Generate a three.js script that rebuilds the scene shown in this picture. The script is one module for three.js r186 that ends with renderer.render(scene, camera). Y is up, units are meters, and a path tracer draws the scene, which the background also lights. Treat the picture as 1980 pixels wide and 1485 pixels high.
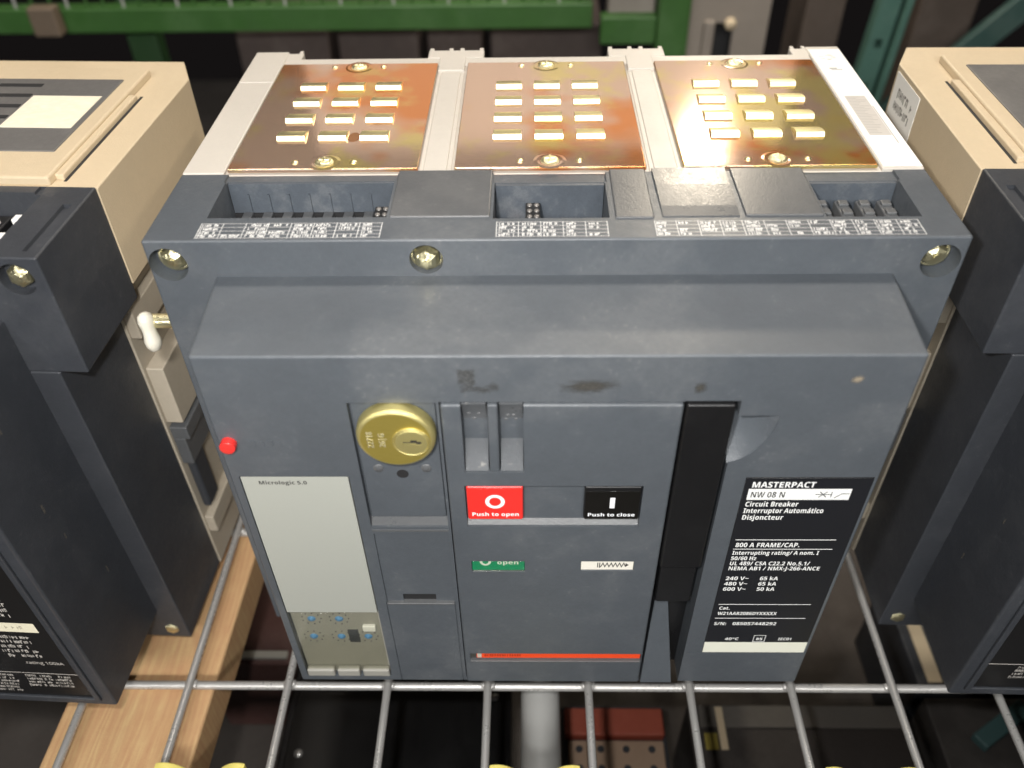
import * as THREE from 'three';
import { RoundedBoxGeometry } from 'three/addons/geometries/RoundedBoxGeometry.js';
import { ConvexGeometry } from 'three/addons/geometries/ConvexGeometry.js';
import { RectAreaLightUniformsLib } from 'three/addons/lights/RectAreaLightUniformsLib.js';
import { mergeGeometries } from 'three/addons/utils/BufferGeometryUtils.js';
import { Brush, Evaluator, SUBTRACTION } from 'three-bvh-csg';

// ------------------------------------------------------------------ camera, light, exposure
const scene = new THREE.Scene();
scene.background = new THREE.Color().setRGB(0.007, 0.006, 0.006);
const camera = new THREE.PerspectiveCamera(48.79, 4 / 3, 0.02, 30);
camera.rotation.order = 'YXZ';
camera.position.set(-0.01222, 0.58469, 0.36522);
camera.rotation.set(THREE.MathUtils.degToRad(-42.197), THREE.MathUtils.degToRad(1.559), THREE.MathUtils.degToRad(-1.186));
camera.focus = 0.51; camera.userData.fStop = 5;
camera.updateMatrixWorld();
scene.add(camera);

const renderer = new THREE.WebGLRenderer({ antialias: true });
renderer.setSize(1024, 768);
renderer.toneMapping = THREE.LinearToneMapping;
renderer.toneMappingExposure = 1.0;
renderer.shadowMap.enabled = true;
RectAreaLightUniformsLib.init();

// flash of the camera, a hand's breadth to the upper left of its lens
const FLASH_POS = new THREE.Vector3(-0.0621, 0.6114, 0.3424);
const FLASH_DIR = new THREE.Vector3(-0.0202, -0.6717, -0.7406);
const flash = new THREE.SpotLight(new THREE.Color(1.0, 0.97, 0.94), 0.78, 0, 1.0, 0.35, 2);
flash.position.copy(FLASH_POS); flash.target.position.copy(FLASH_POS).add(FLASH_DIR);
flash.castShadow = true; flash.shadow.radius = 0.6; flash.shadow.mapSize.set(2048, 2048); flash.shadow.camera.near = 0.02;
flash.name = 'flash_light'; scene.add(flash, flash.target);

// strip light under the warehouse roof, running over the aisle
const STRIP = { x: 0.15, y: 2.5, z: -0.9, w: 2.2, l: 0.3 };
const strip = new THREE.RectAreaLight(new THREE.Color(1.0, 0.9, 0.8), 15, STRIP.w, STRIP.l);
strip.position.set(STRIP.x, STRIP.y - 0.004, STRIP.z); strip.rotation.x = -Math.PI / 2; strip.name = 'strip_light'; scene.add(strip);

// added unseen fill lamp behind the photographer, evens out light on the fronts
const STRIP2 = { x: -0.1, y: 1.65, z: 2.1, w: 2.2, l: 0.3 };
const strip2 = new THREE.RectAreaLight(new THREE.Color(0.98, 0.97, 0.95), 27, STRIP2.w, STRIP2.l);
strip2.position.set(STRIP2.x, STRIP2.y, STRIP2.z); strip2.lookAt(0, 0.3, 0); strip2.name = 'strip_light'; scene.add(strip2);

// bare bulb hanging in the rack behind
const BULB = new THREE.Vector3(0.275, 0.785, -0.95);
const bulbLight = new THREE.PointLight(new THREE.Color(1.0, 0.86, 0.66), 0.6);
bulbLight.position.copy(BULB); bulbLight.castShadow = true; bulbLight.shadow.radius = 1.4; bulbLight.name = 'bulb_light'; scene.add(bulbLight);

// ------------------------------------------------------------------ helpers (dimensions in millimetres)
const S = 0.001;
let seed = 1234567;
function rnd() { seed = (seed + 0x6D2B79F5) | 0; let t = Math.imul(seed ^ (seed >>> 15), 1 | seed); t = (t + Math.imul(t ^ (t >>> 7), 61 | t)) ^ t; return ((t ^ (t >>> 14)) >>> 0) / 4294967296; }
const lin = (r, g, b) => new THREE.Color().setRGB(r, g, b);
const taken = {};
function numbered(n) { if (!(n in taken)) { taken[n] = 0; return n; } taken[n]++; return n + '_' + String(taken[n]).padStart(3, '0'); }

function box(x0, x1, y0, y1, z0, z1, r = 0, seg = 2) {
  const w = (x1 - x0) * S, h = (y1 - y0) * S, d = (z1 - z0) * S;
  const g = r > 0 ? new RoundedBoxGeometry(w, h, d, seg, Math.min(r * S, w * 0.49, h * 0.49, d * 0.49)) : new THREE.BoxGeometry(w, h, d);
  g.translate((x0 + x1) / 2 * S, (y0 + y1) / 2 * S, (z0 + z1) / 2 * S);
  return g;
}
function cyl(r0, r1, len, axis, x, y, z, seg = 28) {   // r1 at the +axis end, centred at x y z
  const g = new THREE.CylinderGeometry(r1 * S, r0 * S, len * S, seg);
  if (axis === 'z') g.rotateX(Math.PI / 2); else if (axis === 'x') g.rotateZ(-Math.PI / 2);
  g.translate(x * S, y * S, z * S);
  return g;
}
function lathe(pts, axis, x, y, z, seg = 36) {          // pts: [radius, along axis]
  const g = new THREE.LatheGeometry(pts.map(p => new THREE.Vector2(p[0] * S, p[1] * S)), seg);
  if (axis === 'z') g.rotateX(Math.PI / 2); else if (axis === 'x') g.rotateZ(-Math.PI / 2);
  g.translate(x * S, y * S, z * S);
  return g;
}
function facet(g) { const q = g.index ? g.toNonIndexed() : g; q.computeVertexNormals(); return q; }
function hull(pts) { return new ConvexGeometry(pts.map(p => new THREE.Vector3(p[0] * S, p[1] * S, p[2] * S))); }
function prismX(profile, x0, x1) {                       // closed profile of [z, y], extruded along x
  const sh = new THREE.Shape(profile.map(p => new THREE.Vector2(-p[0] * S, p[1] * S)));
  const g = new THREE.ExtrudeGeometry(sh, { depth: (x1 - x0) * S, bevelEnabled: false });
  g.rotateY(Math.PI / 2); g.translate(x0 * S, 0, 0);
  return g;
}
const ev = new Evaluator(); ev.useGroups = false; ev.attributes = ['position', 'normal', 'uv'];
function cut(geo, tools) {
  let a = new Brush(geo); a.updateMatrixWorld();
  for (const t of tools) {
    if (!t.attributes.uv) t.setAttribute('uv', new THREE.BufferAttribute(new Float32Array(t.attributes.position.count * 2), 2));
    const b = new Brush(t); b.updateMatrixWorld();
    a = ev.evaluate(a, b, SUBTRACTION); a.updateMatrixWorld();
  }
  return a.geometry;
}
function boxUV(g) {                                      // uv in metres, by the way the face points
  const p = g.attributes.position, n = g.attributes.normal, uv = new Float32Array(p.count * 2);
  for (let i = 0; i < p.count; i++) {
    const ax = Math.abs(n.getX(i)), ay = Math.abs(n.getY(i)), az = Math.abs(n.getZ(i));
    let u, v;
    if (az >= ax && az >= ay) { u = p.getX(i); v = p.getY(i); } else if (ay >= ax) { u = p.getX(i); v = -p.getZ(i); } else { u = p.getZ(i); v = p.getY(i); }
    uv[i * 2] = u; uv[i * 2 + 1] = v;
  }
  g.setAttribute('uv', new THREE.BufferAttribute(uv, 2));
  return g;
}
function join(geos) {
  const list = (Array.isArray(geos) ? geos : [geos]).map(g => {
    const q = g.index ? g.toNonIndexed() : g.clone();
    for (const k of Object.keys(q.attributes)) if (!['position', 'normal', 'uv'].includes(k)) q.deleteAttribute(k);
    if (!q.attributes.normal) q.computeVertexNormals();
    q.clearGroups();
    return boxUV(q);
  });
  return list.length === 1 ? list[0] : mergeGeometries(list, false);
}
function mesh(name, geo, m, parent) {
  const o = new THREE.Mesh(geo, m); o.name = parent ? name : numbered(name); o.castShadow = o.receiveShadow = true;
  (parent || scene).add(o); return o;
}
function part(name, geos, m, parent) { return mesh(name, join(geos), m, parent); }
function thing(name, label, category, pos = [0, 0, 0], turn = 0, group) {
  const o = new THREE.Group(); o.name = numbered(name); o.position.set(pos[0] * S, pos[1] * S, pos[2] * S); o.rotation.y = turn;
  o.userData = { label, category }; if (group) o.userData.group = group; scene.add(o); return o;
}
function tag(o, label, category, group) { o.userData.label = label; o.userData.category = category; if (group) o.userData.group = group; return o; }
function sheet(name, x0, x1, y0, y1, z, m, parent, t = 0.3) {   // print facing +z, its own 0..1 uv
  const ink = m.transparent, g = ink ? new THREE.PlaneGeometry((x1 - x0) * S, (y1 - y0) * S) : new THREE.BoxGeometry((x1 - x0) * S, (y1 - y0) * S, t * S); g.translate((x0 + x1) / 2 * S, (y0 + y1) / 2 * S, (z + t / 2) * S);
  return mesh(name, g, m, parent);
}
function sheetUp(name, x0, x1, z0, z1, y, m, parent, t = 0.3) { // print facing +y, top of the print away from the camera
  const ink = m.transparent, g = ink ? new THREE.PlaneGeometry((x1 - x0) * S, (z1 - z0) * S).rotateX(-Math.PI / 2) : new THREE.BoxGeometry((x1 - x0) * S, t * S, (z1 - z0) * S); g.translate((x0 + x1) / 2 * S, (y + t / 2) * S, (z0 + z1) / 2 * S);
  return mesh(name, g, m, parent);
}

// ------------------------------------------------------------------ textures
function noiseField(n, octaves, s0) {                    // tileable value noise, 0..1
  const out = new Float32Array(n * n); let amp = 1, tot = 0;
  for (const cells of octaves) {
    const gr = new Float32Array(cells * cells); for (let i = 0; i < gr.length; i++) gr[i] = rnd();
    for (let y = 0; y < n; y++) for (let x = 0; x < n; x++) {
      const fx = x / n * cells, fy = y / n * cells, x0 = Math.floor(fx), y0 = Math.floor(fy);
      let tx = fx - x0, ty = fy - y0; tx = tx * tx * (3 - 2 * tx); ty = ty * ty * (3 - 2 * ty);
      const x1 = (x0 + 1) % cells, y1 = (y0 + 1) % cells;
      const a = gr[y0 * cells + x0], b = gr[y0 * cells + x1], c = gr[y1 * cells + x0], d = gr[y1 * cells + x1];
      out[y * n + x] += amp * ((a + (b - a) * tx) * (1 - ty) + (c + (d - c) * tx) * ty);
    }
    tot += amp; amp *= s0;
  }
  for (let i = 0; i < out.length; i++) out[i] /= tot;
  return out;
}
function dataTex(n, f, size, srgb) {                     // f(i,x,y) -> [r,g,b] 0..1; the tile covers size metres
  const d = new Uint8Array(n * n * 4);
  for (let y = 0; y < n; y++) for (let x = 0; x < n; x++) { const i = y * n + x, c = f(i, x, y); d[i * 4] = Math.max(0, Math.min(255, c[0] * 255)); d[i * 4 + 1] = Math.max(0, Math.min(255, c[1] * 255)); d[i * 4 + 2] = Math.max(0, Math.min(255, c[2] * 255)); d[i * 4 + 3] = 255; }
  const t = new THREE.DataTexture(d, n, n, THREE.RGBAFormat); t.wrapS = t.wrapT = THREE.RepeatWrapping; t.magFilter = THREE.LinearFilter; t.minFilter = THREE.LinearMipmapLinearFilter; t.generateMipmaps = true;
  t.repeat.set(1 / size, 1 / size); if (srgb) t.colorSpace = THREE.SRGBColorSpace; t.needsUpdate = true; return t;
}
const fine = noiseField(512, [256, 128, 64], 0.7), coarse = noiseField(512, [6, 13, 29, 61, 128], 0.62), blot = noiseField(512, [4, 9, 21], 0.5);
const sr = v => Math.pow(v, 1 / 2.2);                    // linear to display
const fineBump = dataTex(512, i => [fine[i], fine[i], fine[i]], 0.12);
function grained(r, g, b, amt, size = 0.37, dust = 0, speck = 0) {  // colour map with grain, coarse blotches and specks of pale dust
  return dataTex(512, i => {
    const k = 1 + amt * (coarse[i] - 0.5) + amt * 0.5 * (fine[i] - 0.5);
    const q = Math.min(0.6, dust * Math.max(0, Math.min(1, (coarse[i] - 0.52) * 6)) * (0.2 + 0.8 * fine[i]) + speck * Math.max(0, Math.min(1, (fine[i] - 0.76) * 14)) * (coarse[i] > 0.5 ? 1 : 0.25));
    return [sr(r * k * (1 - q) + 0.42 * q), sr(g * k * (1 - q) + 0.4 * q), sr(b * k * (1 - q) + 0.36 * q)];
  }, size, true);
}
const roughMap = dataTex(512, i => { const v = 0.72 + 0.5 * (coarse[i] - 0.5) + 0.25 * (fine[i] - 0.5); return [v, v, v]; }, 0.29);
function canvasTex(w, h, draw, srgb = true) {
  const c = document.createElement('canvas'); c.width = w; c.height = h; const x = c.getContext('2d'); draw(x, w, h);
  const t = new THREE.CanvasTexture(c); if (srgb) t.colorSpace = THREE.SRGBColorSpace; t.anisotropy = 8; return t;
}
function smallPrint(x, x0, y0, w, h, fill = 0.85) {        // a line of lettering too small to read: strokes of uneven glyphs
  let q = x0; while (q < x0 + w * fill) { const gw = h * (0.35 + 0.3 * rnd()); if (rnd() > 0.16) { x.fillRect(q, y0 + h * 0.2 * rnd(), gw * 0.3, h * (0.75 + 0.2 * rnd())); if (rnd() > 0.35) x.fillRect(q, y0 + h * (rnd() > 0.5 ? 0 : 0.42), gw * 0.85, h * 0.24); if (rnd() > 0.5) x.fillRect(q + gw * 0.6, y0 + h * 0.1, gw * 0.28, h * 0.8); } q += gw * 1.15; }
}
function std(o) { return new THREE.MeshStandardMaterial(o); }
function plastic(r, g, b, rough, o = {}) { return std({ map: grained(r, g, b, o.amt ?? 0.22, o.size ?? 0.37, o.dust ?? 0.05, o.speck ?? 0), roughnessMap: roughMap, roughness: rough / 0.72, bumpMap: fineBump, bumpScale: o.bump ?? 0.00006, metalness: 0 }); }
function plain(r, g, b, rough, metal = 0) { return std({ color: lin(r, g, b), roughness: rough, metalness: metal }); }

const M = {};
M.grey = plastic(0.075, 0.0855, 0.0975, 0.42, { dust: 0.07, amt: 0.3, speck: 0.07, bump: 0.00008 });
M.greyLid = plastic(0.088, 0.092, 0.096, 0.34, { dust: 0.06, speck: 0.06 });
M.flap = plastic(0.105, 0.112, 0.12, 0.3, { dust: 0.05, speck: 0.5, bump: 0.0001 });
M.pocket = plastic(0.07, 0.083, 0.1, 0.5, { dust: 0.14, size: 0.11, amt: 0.5 });
M.beige = plastic(0.54, 0.505, 0.45, 0.5, { amt: 0.08, dust: 0 });
M.lowTan = plastic(0.42, 0.37, 0.29, 0.55, { amt: 0.2, dust: 0 });
M.tan = plastic(0.57, 0.465, 0.315, 0.55, { amt: 0.1, dust: 0, bump: 0.00012 });
M.dark = plastic(0.033, 0.0365, 0.0435, 0.45, { dust: 0.025, amt: 0.4, speck: 0.05, bump: 0.00008 });
M.black = plastic(0.0045, 0.0045, 0.005, 0.36, { dust: 0.004, amt: 0.3, bump: 0.00002 });
M.hole = plain(0.014, 0.014, 0.015, 0.7);  // near-black stand-in for the shade inside slots, gaps and openings
M.panelGrey = plastic(0.44, 0.45, 0.42, 0.5, { amt: 0.06, dust: 0 });
M.dialGrey = plastic(0.31, 0.30, 0.265, 0.5, { amt: 0.14, dust: 0 });
M.blue = plain(0.10, 0.27, 0.52, 0.4);
M.white = plain(0.8, 0.79, 0.76, 0.45);
M.cream = plain(0.8, 0.77, 0.64, 0.4);
M.red = plain(0.72, 0.035, 0.03, 0.3);
M.orange = plain(0.78, 0.085, 0.018, 0.45);
M.green = plain(0.0, 0.3, 0.16, 0.4);
M.zinc = std({ color: lin(0.84, 0.78, 0.50), roughness: 0.4, metalness: 1, bumpMap: fineBump, bumpScale: 0.0004 });
M.steel = std({ color: lin(0.48, 0.47, 0.45), roughness: 0.42, metalness: 0.45, roughnessMap: roughMap, bumpMap: fineBump, bumpScale: 0.00004 });
M.galv = std({ color: lin(0.5, 0.5, 0.48), roughness: 0.42, metalness: 0.35, bumpMap: fineBump, bumpScale: 0.0001 });
M.brass = std({ color: lin(0.72, 0.63, 0.26), roughness: 0.42, metalness: 0.8, bumpMap: fineBump, bumpScale: 0.00008 });
// yellow chromate plating: gold sheet with pink, red and green bloom
M.plating = [0, 1, 2].map(n => std({ metalness: 0.74, roughness: 0.09, roughnessMap: null, map: dataTex(512, (i, x, y) => {
  const o = ((y + n * 170) % 512) * 512 + (x + n * 230) % 512, a = blot[o], b = coarse[o];
  const k = Math.max(0, Math.min(1, (a - 0.40) * 5 + [-0.1, 0.6, 0.1][n])), g = Math.max(0, Math.min(1, (b - 0.5) * 6 + [-0.1, -0.15, 0.5][n]));
  const c = [0, 1, 2].map(q => { const rust = [0.72, 0.27, 0.08][q], pink = [0.71, 0.50, 0.37][q], olive = [0.74, 0.61, 0.2][q]; const m = rust + (pink - rust) * k; return m + (olive - m) * g * 0.75; });
  const st = fine[i] > 0.8 ? 0.9 : 1;
  return [sr(c[0] * st), sr(c[1] * st), sr(c[2] * st)];
}, 0.23, true) }));
M.louver = std({ metalness: 0.95, roughness: 0.33, color: lin(0.93, 0.84, 0.5), bumpMap: fineBump, bumpScale: 0.00006 });
M.clear = new THREE.MeshPhysicalMaterial({ color: lin(0.92, 0.92, 0.88), transmission: 1, thickness: 0, roughness: 0.12, ior: 1.45 });
// wood with long grain along z (uv: x, -z)
const woodN = noiseField(512, [5, 11, 23], 0.6);
M.wood = std({ roughness: 0.62, map: dataTex(512, (i, x, y) => {
  const w = woodN[((y >> 3) % 512) * 512 + x], streak = 0.5 + 0.5 * Math.sin((x / 512 * 22 + w * 5.5) * Math.PI * 2);
  const f2 = fine[((y >> 4) * 512 + x) % (512 * 512)], k = 0.9 + 0.075 * streak * (0.5 + w) + 0.16 * (f2 - 0.5) + 0.15 * (coarse[i] - 0.5);
  return [sr(0.57 * k), sr(0.375 * k * k), sr(0.185 * k * k)];
}, 0.13, true), bumpMap: fineBump, bumpScale: 0.0002 });

// ------------------------------------------------------------------ the setting: floor far below
const floor = part('floor', box(-3000, 3000, -1010, -1000, -3500, 1500), plastic(0.07, 0.064, 0.06, 0.8, { size: 0.9 }));
floor.userData.kind = 'structure';

// ------------------------------------------------------------------ lamps
{
  const t = thing('camera_flash', 'small camera flash unit held over the aisle, aimed down at the grey breaker', 'flash');
  t.position.copy(FLASH_POS); t.lookAt(FLASH_POS.clone().sub(FLASH_DIR));    // local +z points back, away from the scene
  part('housing', cut(box(-17, 17, -12, 12, 2, 24, 3), [box(-14, 14, -8, 8, 0, 8)]), M.black, t);
  const w = new THREE.MeshStandardMaterial({ color: 0xffffff, emissive: lin(1, 0.97, 0.94), emissiveIntensity: 60, roughness: 0.4 });
  part('flash_window', box(-13, 13, -7, 7, 5, 7), w, t);
}
{
  const t = thing('strip_lamp', 'long white strip lamp hung above the aisle under the roof', 'lamp');
  t.position.set(STRIP.x, STRIP.y, STRIP.z);
  part('lamp_body', box(-1120, 1120, 8, 60, -165, 165, 6), M.white, t);
  part('diffuser', box(-1100, 1100, 1, 7.5, -150, 150, 2), std({ color: 0xffffff, emissive: lin(1, 0.9, 0.78), emissiveIntensity: 8, roughness: 0.5 }), t);
}
{
  const t = thing('strip_lamp', 'added long white fill lamp tilted towards the shelf, behind the photographer', 'lamp');
  t.position.set(STRIP2.x, STRIP2.y, STRIP2.z); t.lookAt(0, 0.3, 0);      // +z towards the shelf
  part('lamp_body', box(-1120, 1120, -165, 165, -66, -14, 6), M.white, t);
  part('diffuser', box(-1100, 1100, -150, 150, -13.5, -7, 2), std({ color: 0xffffff, emissive: lin(0.98, 0.97, 0.95), emissiveIntensity: 8, roughness: 0.5 }), t);
}
{
  const t = thing('hanging_bulb', 'bare lamp bulb hanging on a cord before the pale carton', 'lamp');
  t.position.copy(BULB);
  const pr = []; for (let i = 0; i <= 16; i++) { const a = -Math.PI / 2 + i / 16 * 2.5; pr.push([Math.max(0.01, 29 * Math.cos(a)), 29 * Math.sin(a)]); } pr.push([13, 36], [13, 42]);
  part('bulb', lathe(pr, 'y', 0, 0, 0), std({ color: 0xffffff, emissive: lin(1, 0.9, 0.74), emissiveIntensity: 40, roughness: 0.4 }), t);
  part('socket', lathe([[0.1, 41], [15, 41], [16, 60], [11, 74], [4, 80], [0.1, 80]], 'y', 0, 0, 0), M.black, t);
  part('cord', cyl(3, 3, 900, 'y', 0, 528, 0, 10), M.black, t);
}

// ------------------------------------------------------------------ wire deck
{
  const t = thing('wire_shelf', 'galvanised wire grid shelf carrying the three breakers', 'shelf');
  for (let k = -9; k <= 9; k++) {
    const x = 31 + k * 74.4;
    part('long_wire', cyl(2.9, 2.9, 760, 'z', x, -2.9, -240, 12), M.steel, t);
  }
  const bead = new THREE.SphereGeometry(0.0031, 8, 6);
  for (const z of [-95, 48]) for (let k = -5; k <= 5; k++) for (const d of [-1, 1]) { const g = bead.clone(); g.scale(0.7 + 0.4 * rnd(), 0.8, 0.9 + 0.4 * rnd()); g.translate((31 + k * 74.4 + d * 2.9) * S, -0.0064, (z + rnd() - 0.5) * S); part('weld_bead', g, M.steel, t); }
  for (const z of [-560, -410, -250, -95, 48]) part('cross_wire', cyl(3.2, 3.2, 1480, 'x', 0, -8.9, z, 12), M.steel, t);
}
tag(part('front_beam', box(-780, 780, -90, -13.7, 126, 168, 3), M.grey), 'grey steel rack beam under the front ends of the shelf wires', 'beam');
{
  const proto = [];
  for (const [x, where] of [[-239, 'beside the timber board'], [-9, 'by the round support tube'], [219, 'before the dark case with a grey strip']]) {
    const t = thing('shelf_clip', 'yellow two-tipped plastic shelf clip ' + where, 'clip', [x, 2, 112.5], 0, 'yellow clips along the shelf front');
    for (const s of [-1, 1]) {
      const sh = new THREE.Shape(); sh.moveTo(-30 * S, -14 * S); sh.lineTo(-30 * S, 1 * S); sh.bezierCurveTo(-24 * S, 3.5 * S, -19 * S, 1 * S, -14 * S, -5 * S); sh.lineTo(-7 * S, -14 * S); sh.closePath();
      const g = new THREE.ExtrudeGeometry(sh, { depth: 7 * S, bevelEnabled: true, bevelSize: 0.8 * S, bevelThickness: 0.8 * S, bevelSegments: 2 });
      if (s > 0) g.rotateY(Math.PI); g.translate(0, 0, s > 0 ? 7 * S : 0);
      part('tip', g, plain(0.8, 0.68, 0.18, 0.4), t);
    }
    part('clip_base', box(-31, 31, -22, -14.2, -2, 10, 1.5), plain(0.8, 0.68, 0.18, 0.4), t);
  }
}
// timber under the wires
{
  const b = part('wood_beam', box(-54, 54, -38, 0, -480, 330, 2.5), M.wood);
  b.position.set(-0.3045, -0.0137, 0.0); b.rotation.y = THREE.MathUtils.degToRad(-1.0);
  tag(b, 'pale timber board lying under the wires beside the grey breaker', 'timber');
}
{
  const t = thing('support_tube', 'galvanised round support tube running under the wire shelf', 'tube', [-4, -51, 30]);
  part('tube', cyl(15.2, 15.2, 250, 'z', 0, 0, 128, 28), M.galv, t);
  const pr = []; for (let i = 0; i <= 8; i++) { const a = i / 8 * Math.PI / 2; pr.push([15.2 * Math.cos(a) + 0.01, -12 * Math.sin(a)]); }
  part('end_cap', lathe(pr, 'z', 0, 0, 3), M.galv, t);
}

// ------------------------------------------------------------------ the grey breaker in the middle
const brk = thing('circuit_breaker', 'grey circuit breaker with brass key lock, red open button and three gold vent plates', 'circuit breaker');
// rear housing
{
  const body = cut(box(-209, 209, 0, 350, -238, -70.5, 1.5), []);
  const h = part('rear_housing', body, M.beige, brk);
  const rails = [
    box(-210, -186, 300, 352, -197.6, -70.8, 0.8), box(-210, -186, 300, 352, -252, -198.4, 0.8),
    box(186.5, 210, 300, 352, -252, -70.8, 0.8),
  ];
  for (const g of rails) part('side_rail', g, M.beige, h);
  for (const [a, b, c, d] of [[-75, -56.5, -84, -44], [56.5, 75, 45, 85]]) {
    part('divider', [box(a + 2.5, b - 2.5, 340, 351.6, -215, -70.8, 0.6), box(a, b, 340, 350.8, -215, -70.8, 0.4)], M.beige, h);
    part('divider_head', box(a, b, 340, 352.6, -238.5, -214.6, 0.8), M.beige, h);
    part('rear_tab', [box(c, d, 60, 352, -252, -238.2, 0.8), ...[0, 14, 22, 36].map(o => box(c + o + 0.5, c + o + 3.5, 330, 352.2, -255.5, -251.6, 0.4))], M.beige, h);
  }
  for (const [c, d, o] of [[-186.5, -175, [8]], [175, 187, [1, 9]]]) part('rear_tab', [box(c, d, 60, 351.5, -250, -238.2, 0.8), ...o.map(q => box(c + q, c + q + 2.6, 330, 351.8, -254, -249.6, 0.4))], M.beige, h);
  part('rear_rail', box(-186, 186, 330, 351.8, -238.4, -226.8, 0.8), M.beige, h);
  // paper label on the right hand rail
  const lt = canvasTex(128, 1024, (x, w, hh) => {
    x.fillStyle = '#f4f4f0'; x.fillRect(0, 0, w, hh); x.fillStyle = '#c9c4bd';
    x.fillRect(22, 470, 76, 330); x.fillStyle = '#a7a39d';
    for (let k = 0; k < 24; k++) x.fillRect(26, 480 + k * 13, 30 + 40 * rnd(), 3);
    x.fillStyle = '#8d8a86'; x.fillRect(36, 200, 30, 9); x.fillRect(40, 214, 44, 6); for (let k = 0; k < 9; k++) x.fillRect(20 + 60 * rnd(), 40 + 120 * rnd(), 18, 3);
    x.fillStyle = '#b5b0aa'; x.fillRect(100, 560, 4, 300);
  });
  sheetUp('rating_label', 187.4, 209.4, -246, -73, 352.05, std({ map: lt, roughness: 0.28 }), h);
}
// gold vent plates
for (const [n, cx] of [-130, 0, 130].entries()) {
  const p = part('vent_plate', box(cx - 54.6, cx + 54.6, 350.6, 353.2, -226, -73, 0.7), M.plating[n], brk);
  const prof = [[-10, 0]]; for (let i = 1; i <= 6; i++) { const a = i / 6; prof.push([-10 + 11.5 * a, 2.6 * Math.sin(a * Math.PI / 2)]); } prof.push([2.0, 2.5], [3.4, 0.2], [3.4, 0]);
  for (let r = 0; r < 4; r++) for (let c = 0; c < 3; c++) {
    const x = cx + (c - 1) * 25, z = -184 + r * 24.3;
    const g = prismX(prof.map(q => [q[0] + z, q[1] + 353.15]), x - 8.4, x + 8.4);
    part('louver', g, M.louver, p);
  }
  for (const z of [-80.5, -219]) {
    part('dimple', lathe([[9.5, 0.03], [8.2, 0.25], [7.2, 0.3], [6.0, 0.1]], 'y', cx, 353.2, z), M.plating[n], p);
    part('screw', [lathe([[5.4, 0], [5.1, 0.8], [3.8, 1.5], [0.01, 1.8]], 'y', cx, 353.2, z), box(cx - 0.6, cx + 0.6, 354.4, 355.5, z - 3.2, z + 3.2, 0.3), box(cx - 3.2, cx + 3.2, 354.4, 355.5, z - 0.6, z + 0.6, 0.3)], M.zinc, p);
    for (const dx of [-17, 17]) part('rivet', lathe([[2.1, 0], [1.7, 0.8], [0.01, 1.3]], 'y', cx + dx, 353.1, z, 16), M.louver, p);
  }
}
{
  const sg = new THREE.SphereGeometry(1, 16, 8); sg.scale(0.0036, 0.0002, 0.0062); sg.translate(-0.1175, 0.3533, -0.112);
  part('tarnish_spot', sg, plain(0.2, 0.085, 0.03, 0.6), brk.children.find(c => c.name === 'vent_plate'));
}
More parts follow.
